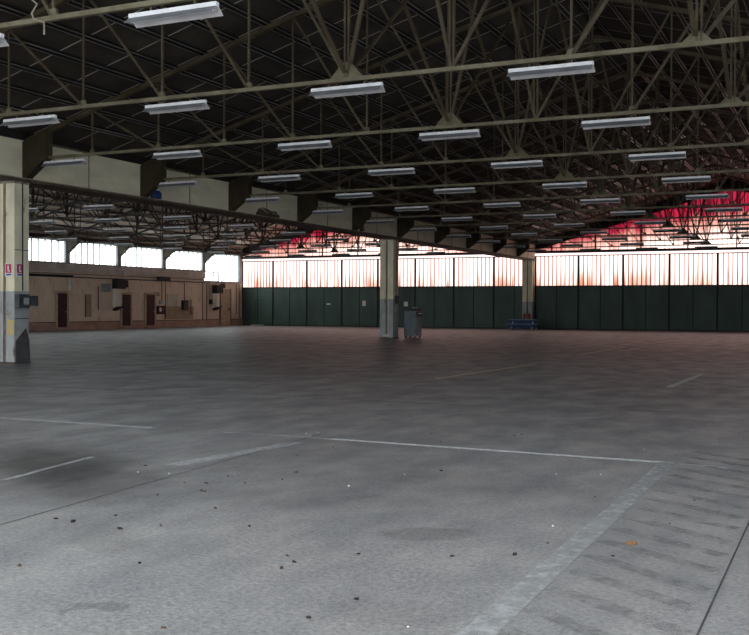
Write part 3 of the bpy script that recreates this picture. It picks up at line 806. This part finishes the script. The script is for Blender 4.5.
pipe('wall_mounted_elbow_pipe',[(X+.22,55.1,4.02),(X+.22,55.9,4.02),(X+.22,55.9,3.42)],.06,M['pipewhite'],'white elbow pipe above the first duct heater')
pipe('wall_pipe',[(X+.12,66.0,4.28),(X+.12,67.75,4.25),(X+.12,67.75,3.2)],.045,M['pipewhite'],'white pipe loop crossing the last window')
pipe('wall_pipe',[(X+.12,66.0,4.05),(X+.12,67.35,4.02),(X+.12,67.35,3.2)],.035,M['pipewhite'],'lower thin white pipe loop crossing the last window')
for y,z0,z1,lb in ((60.55,1.98,3.4,'left of two brown conduits running down to the grey meter box'),(61.0,.6,3.4,'brown vertical conduit left of the pale notice board'),
                (63.35,2.02,3.4,'brown conduit above the black switch cabinet'),(65.75,.55,3.4,'brown vertical conduit at the end of the fourth window'),
                (66.3,.55,3.4,'dark conduit left of the heater near the far corner'),(70.55,.9,3.4,'thin brown conduit right of the cream door'),
                (71.0,.6,3.4,'brown conduit nearest the far corner'),(52.35,.8,2.3,'thin dark conduit between the first two maroon doors'),
                (53.6,1.3,2.9,'thin dark conduit left of the grey panel'),(55.95,.55,2.7,'dark conduit just left of the middle maroon door'),
                (64.2,.9,2.1,'short red conduit right of the black switch cabinet')):
    pipe('wall_conduit',[(X-.03,y,z0),(X-.03,y,z1)],.028,M['ledge'],lb,'conduit','conduits on the left wall')
pipe('wall_pipe',[(X+.1,45,3.50),(X+.1,51,3.50)],.05,M['black'],'dark horizontal pipe under the cornice left of the first maroon door')

# ------------------------------------------------------------------ papers on the green doors
def paper(x,z,w,h,label,m='paper'):
    g=MB(); g.box(x-w/2,x+w/2,YB-.036,YB-.03,z,z+h); tag(g.build('paper_notice',M[m]),label,'notice')
paper(-34.3,1.64,.30,.42,'white paper notice on the green door left of the middle pillar')
paper(-37.45,1.72,.35,.12,'small pale arrow sign on the green door, leftmost notice')
paper(-30.72,1.62,.34,.36,'white notice on the green door above the cabinet')
g=MB(); g.box(-44.4,-43.45,YB-.5,YB-.12,0,.07); tag(g.build('floor_board',M['paper'],None,.01),'thin white board lying on the floor by the left rear doors','board')
g=MB(); g.box(-44.3,-43.3,YB-.034,YB-.03,2.08,2.11); g.box(-44.3,-44.27,YB-.034,YB-.03,.3,2.1); tag(g.build('trim_9',M['dooredge']),kind='structure')

# ------------------------------------------------------------------ dry leaves and chips on the floor
def leaf(x,y,size,m,label,name,cat,group):
    g=MB(); a=random.random()*6.28; n=7; ring=[]
    for j in range(n):
        t=2*math.pi*j/n; r=size*(1 if j%2 else .72)*(1+.2*random.random()); ring.append((r*math.cos(t)*1.25,r*math.sin(t)*.75))
    top=[(p[0]*math.cos(a)-p[1]*math.sin(a),p[0]*math.sin(a)+p[1]*math.cos(a)) for p in ring]
    hs=[.004+random.random()*size*.55 for _ in ring]
    k=0; g.v=[(px,py,0) for px,py in top]+[(px*.9,py*.9,h) for (px,py),h in zip(top,hs)]+[(0,0,.006)]
    for j in range(n):
        g.f+= [(j,(j+1)%n,n+(j+1)%n,n+j),(n+j,n+(j+1)%n,2*n)]; g.mi+=[0,0]
    g.f.append(tuple(reversed(range(n)))); g.mi.append(0)
    o=g.build(name,m); o.location=(x,y,.004); tag(o,label,cat,group)
LEAF=[(-5.0,7.24),(-5.24,6.92),(-4.69,5.76),(-5.15,5.79),(-5.34,5.82),(-5.01,6.1),(-4.57,4.67),(-3.95,5.04),(-4.49,6.67),(-3.9,6.23),(-5.39,7.51),(-5.2,7.58),(-5.23,7.98),(-4.89,7.73),(-4.77,8.46),(-4.68,8.04),(-2.83,5.84),(-2.4,4.93),(-3.05,4.08),(-2.48,4.53),(-3.1,5.32),(-4.49,5.97),(-3.1,5.48),(-3.22,5.6),(-6.31,8.14),(-5.25,10.15),(-5.29,9.4),(-3.65,12.19),(-1.92,6.26),(-2.27,6.05),(-1.12,8.67),(-1.16,7.65),(-1.9,8.47),(-4.71,11.77),(-4.31,11.09),(-1.34,6.5),(-1.81,6.67),(-3.71,12.06),(-3.55,9.16)]
CHIP=[(-5.22,8.08),(-5.81,7.85),(-6.13,7.79),(-3.98,8.01),(-6.1,11.07),(-5.96,10.92),(-6.01,11.22),(-1.96,4.61),(-1.92,7.2),(-2.1,9.62),(-2.49,9.46),(-2.04,11.57),(-1.38,12.65),(-3.78,8.79)]
CNT=['nearest','2nd','3rd']+['%dth'%i for i in range(4,60)]
def nths(i): return 'nearest' if i==0 else {1:'2nd',2:'3rd'}.get(i, '%d%s'%(i+1,{1:'st',2:'nd',3:'rd'}.get((i+1)%10,'th') if (i+1) not in (11,12,13) else 'th'))+' nearest'
for i,(x,y) in enumerate(sorted(LEAF,key=lambda p:math.hypot(*p))):
    big={(-5.0,7.24):.028,(-4.69,5.76):.02,(-5.15,5.79):.021}.get((x,y),.009+.009*random.random())
    leaf(x,y,big,M['leafdark'] if i%3 else M['leaf'],'small dark dry leaf on the concrete, %s of the dark leaves'%nths(i),'dry_leaf','leaf','dark dry leaves on the floor')
leaf(-1.29,6.9,.036,M['leafor'],'orange brown dry leaf right of the broad grey stripe','dry_leaf','leaf',None)
for i,(x,y) in enumerate(sorted(CHIP,key=lambda p:math.hypot(*p))):
    leaf(x,y,.005+.005*random.random(),M['chip'],'tiny pale chip on the concrete, %s of the pale chips'%nths(i),'pale_chip','chip','pale chips on the floor')

# ------------------------------------------------------------------ light
w=bpy.data.worlds.new('overcast_sky'); sc.world=w; w.use_nodes=True
bg=w.node_tree.nodes['Background']; bg.inputs[0].default_value=(.94,.97,1.0,1); bg.inputs[1].default_value=3.0
sun=bpy.data.lights.new('sun','SUN'); sun.energy=24.0; sun.angle=math.radians(3); sun.color=(1,.93,.86)
so=bpy.data.objects.new('sun',sun); col.objects.link(so)
so.rotation_euler=Vector((-.6,.75,.42)).to_track_quat('Z','Y').to_euler()
so.location=(-20,110,40)

# ------------------------------------------------------------------ camera (level, turned left, tilted slightly down)
cam=bpy.data.cameras.new('camera'); co=bpy.data.objects.new('camera',cam); col.objects.link(co); sc.camera=co
cam.sensor_fit='HORIZONTAL'; cam.sensor_width=36; cam.lens=1009.117/749*36; cam.clip_end=400; cam.clip_start=.1
yaw,pitch,roll=math.radians(25.01),math.radians(-.623),math.radians(.213)
Rm=Matrix.Rotation(yaw,4,'Z')@Matrix.Rotation(math.pi/2+pitch,4,'X')@Matrix.Rotation(roll,4,'Z')
co.matrix_world=Matrix.Translation((0,0,1.6))@Rm

vs=sc.view_settings; sc.display_settings.display_device='sRGB'
vs.view_transform='Standard'; vs.look='None'; vs.gamma=1; vs.use_curve_mapping=False; vs.exposure=0.0
sc.cycles.use_denoising=True
sc.cycles.max_bounces=8; sc.cycles.diffuse_bounces=5; sc.cycles.transparent_max_bounces=12
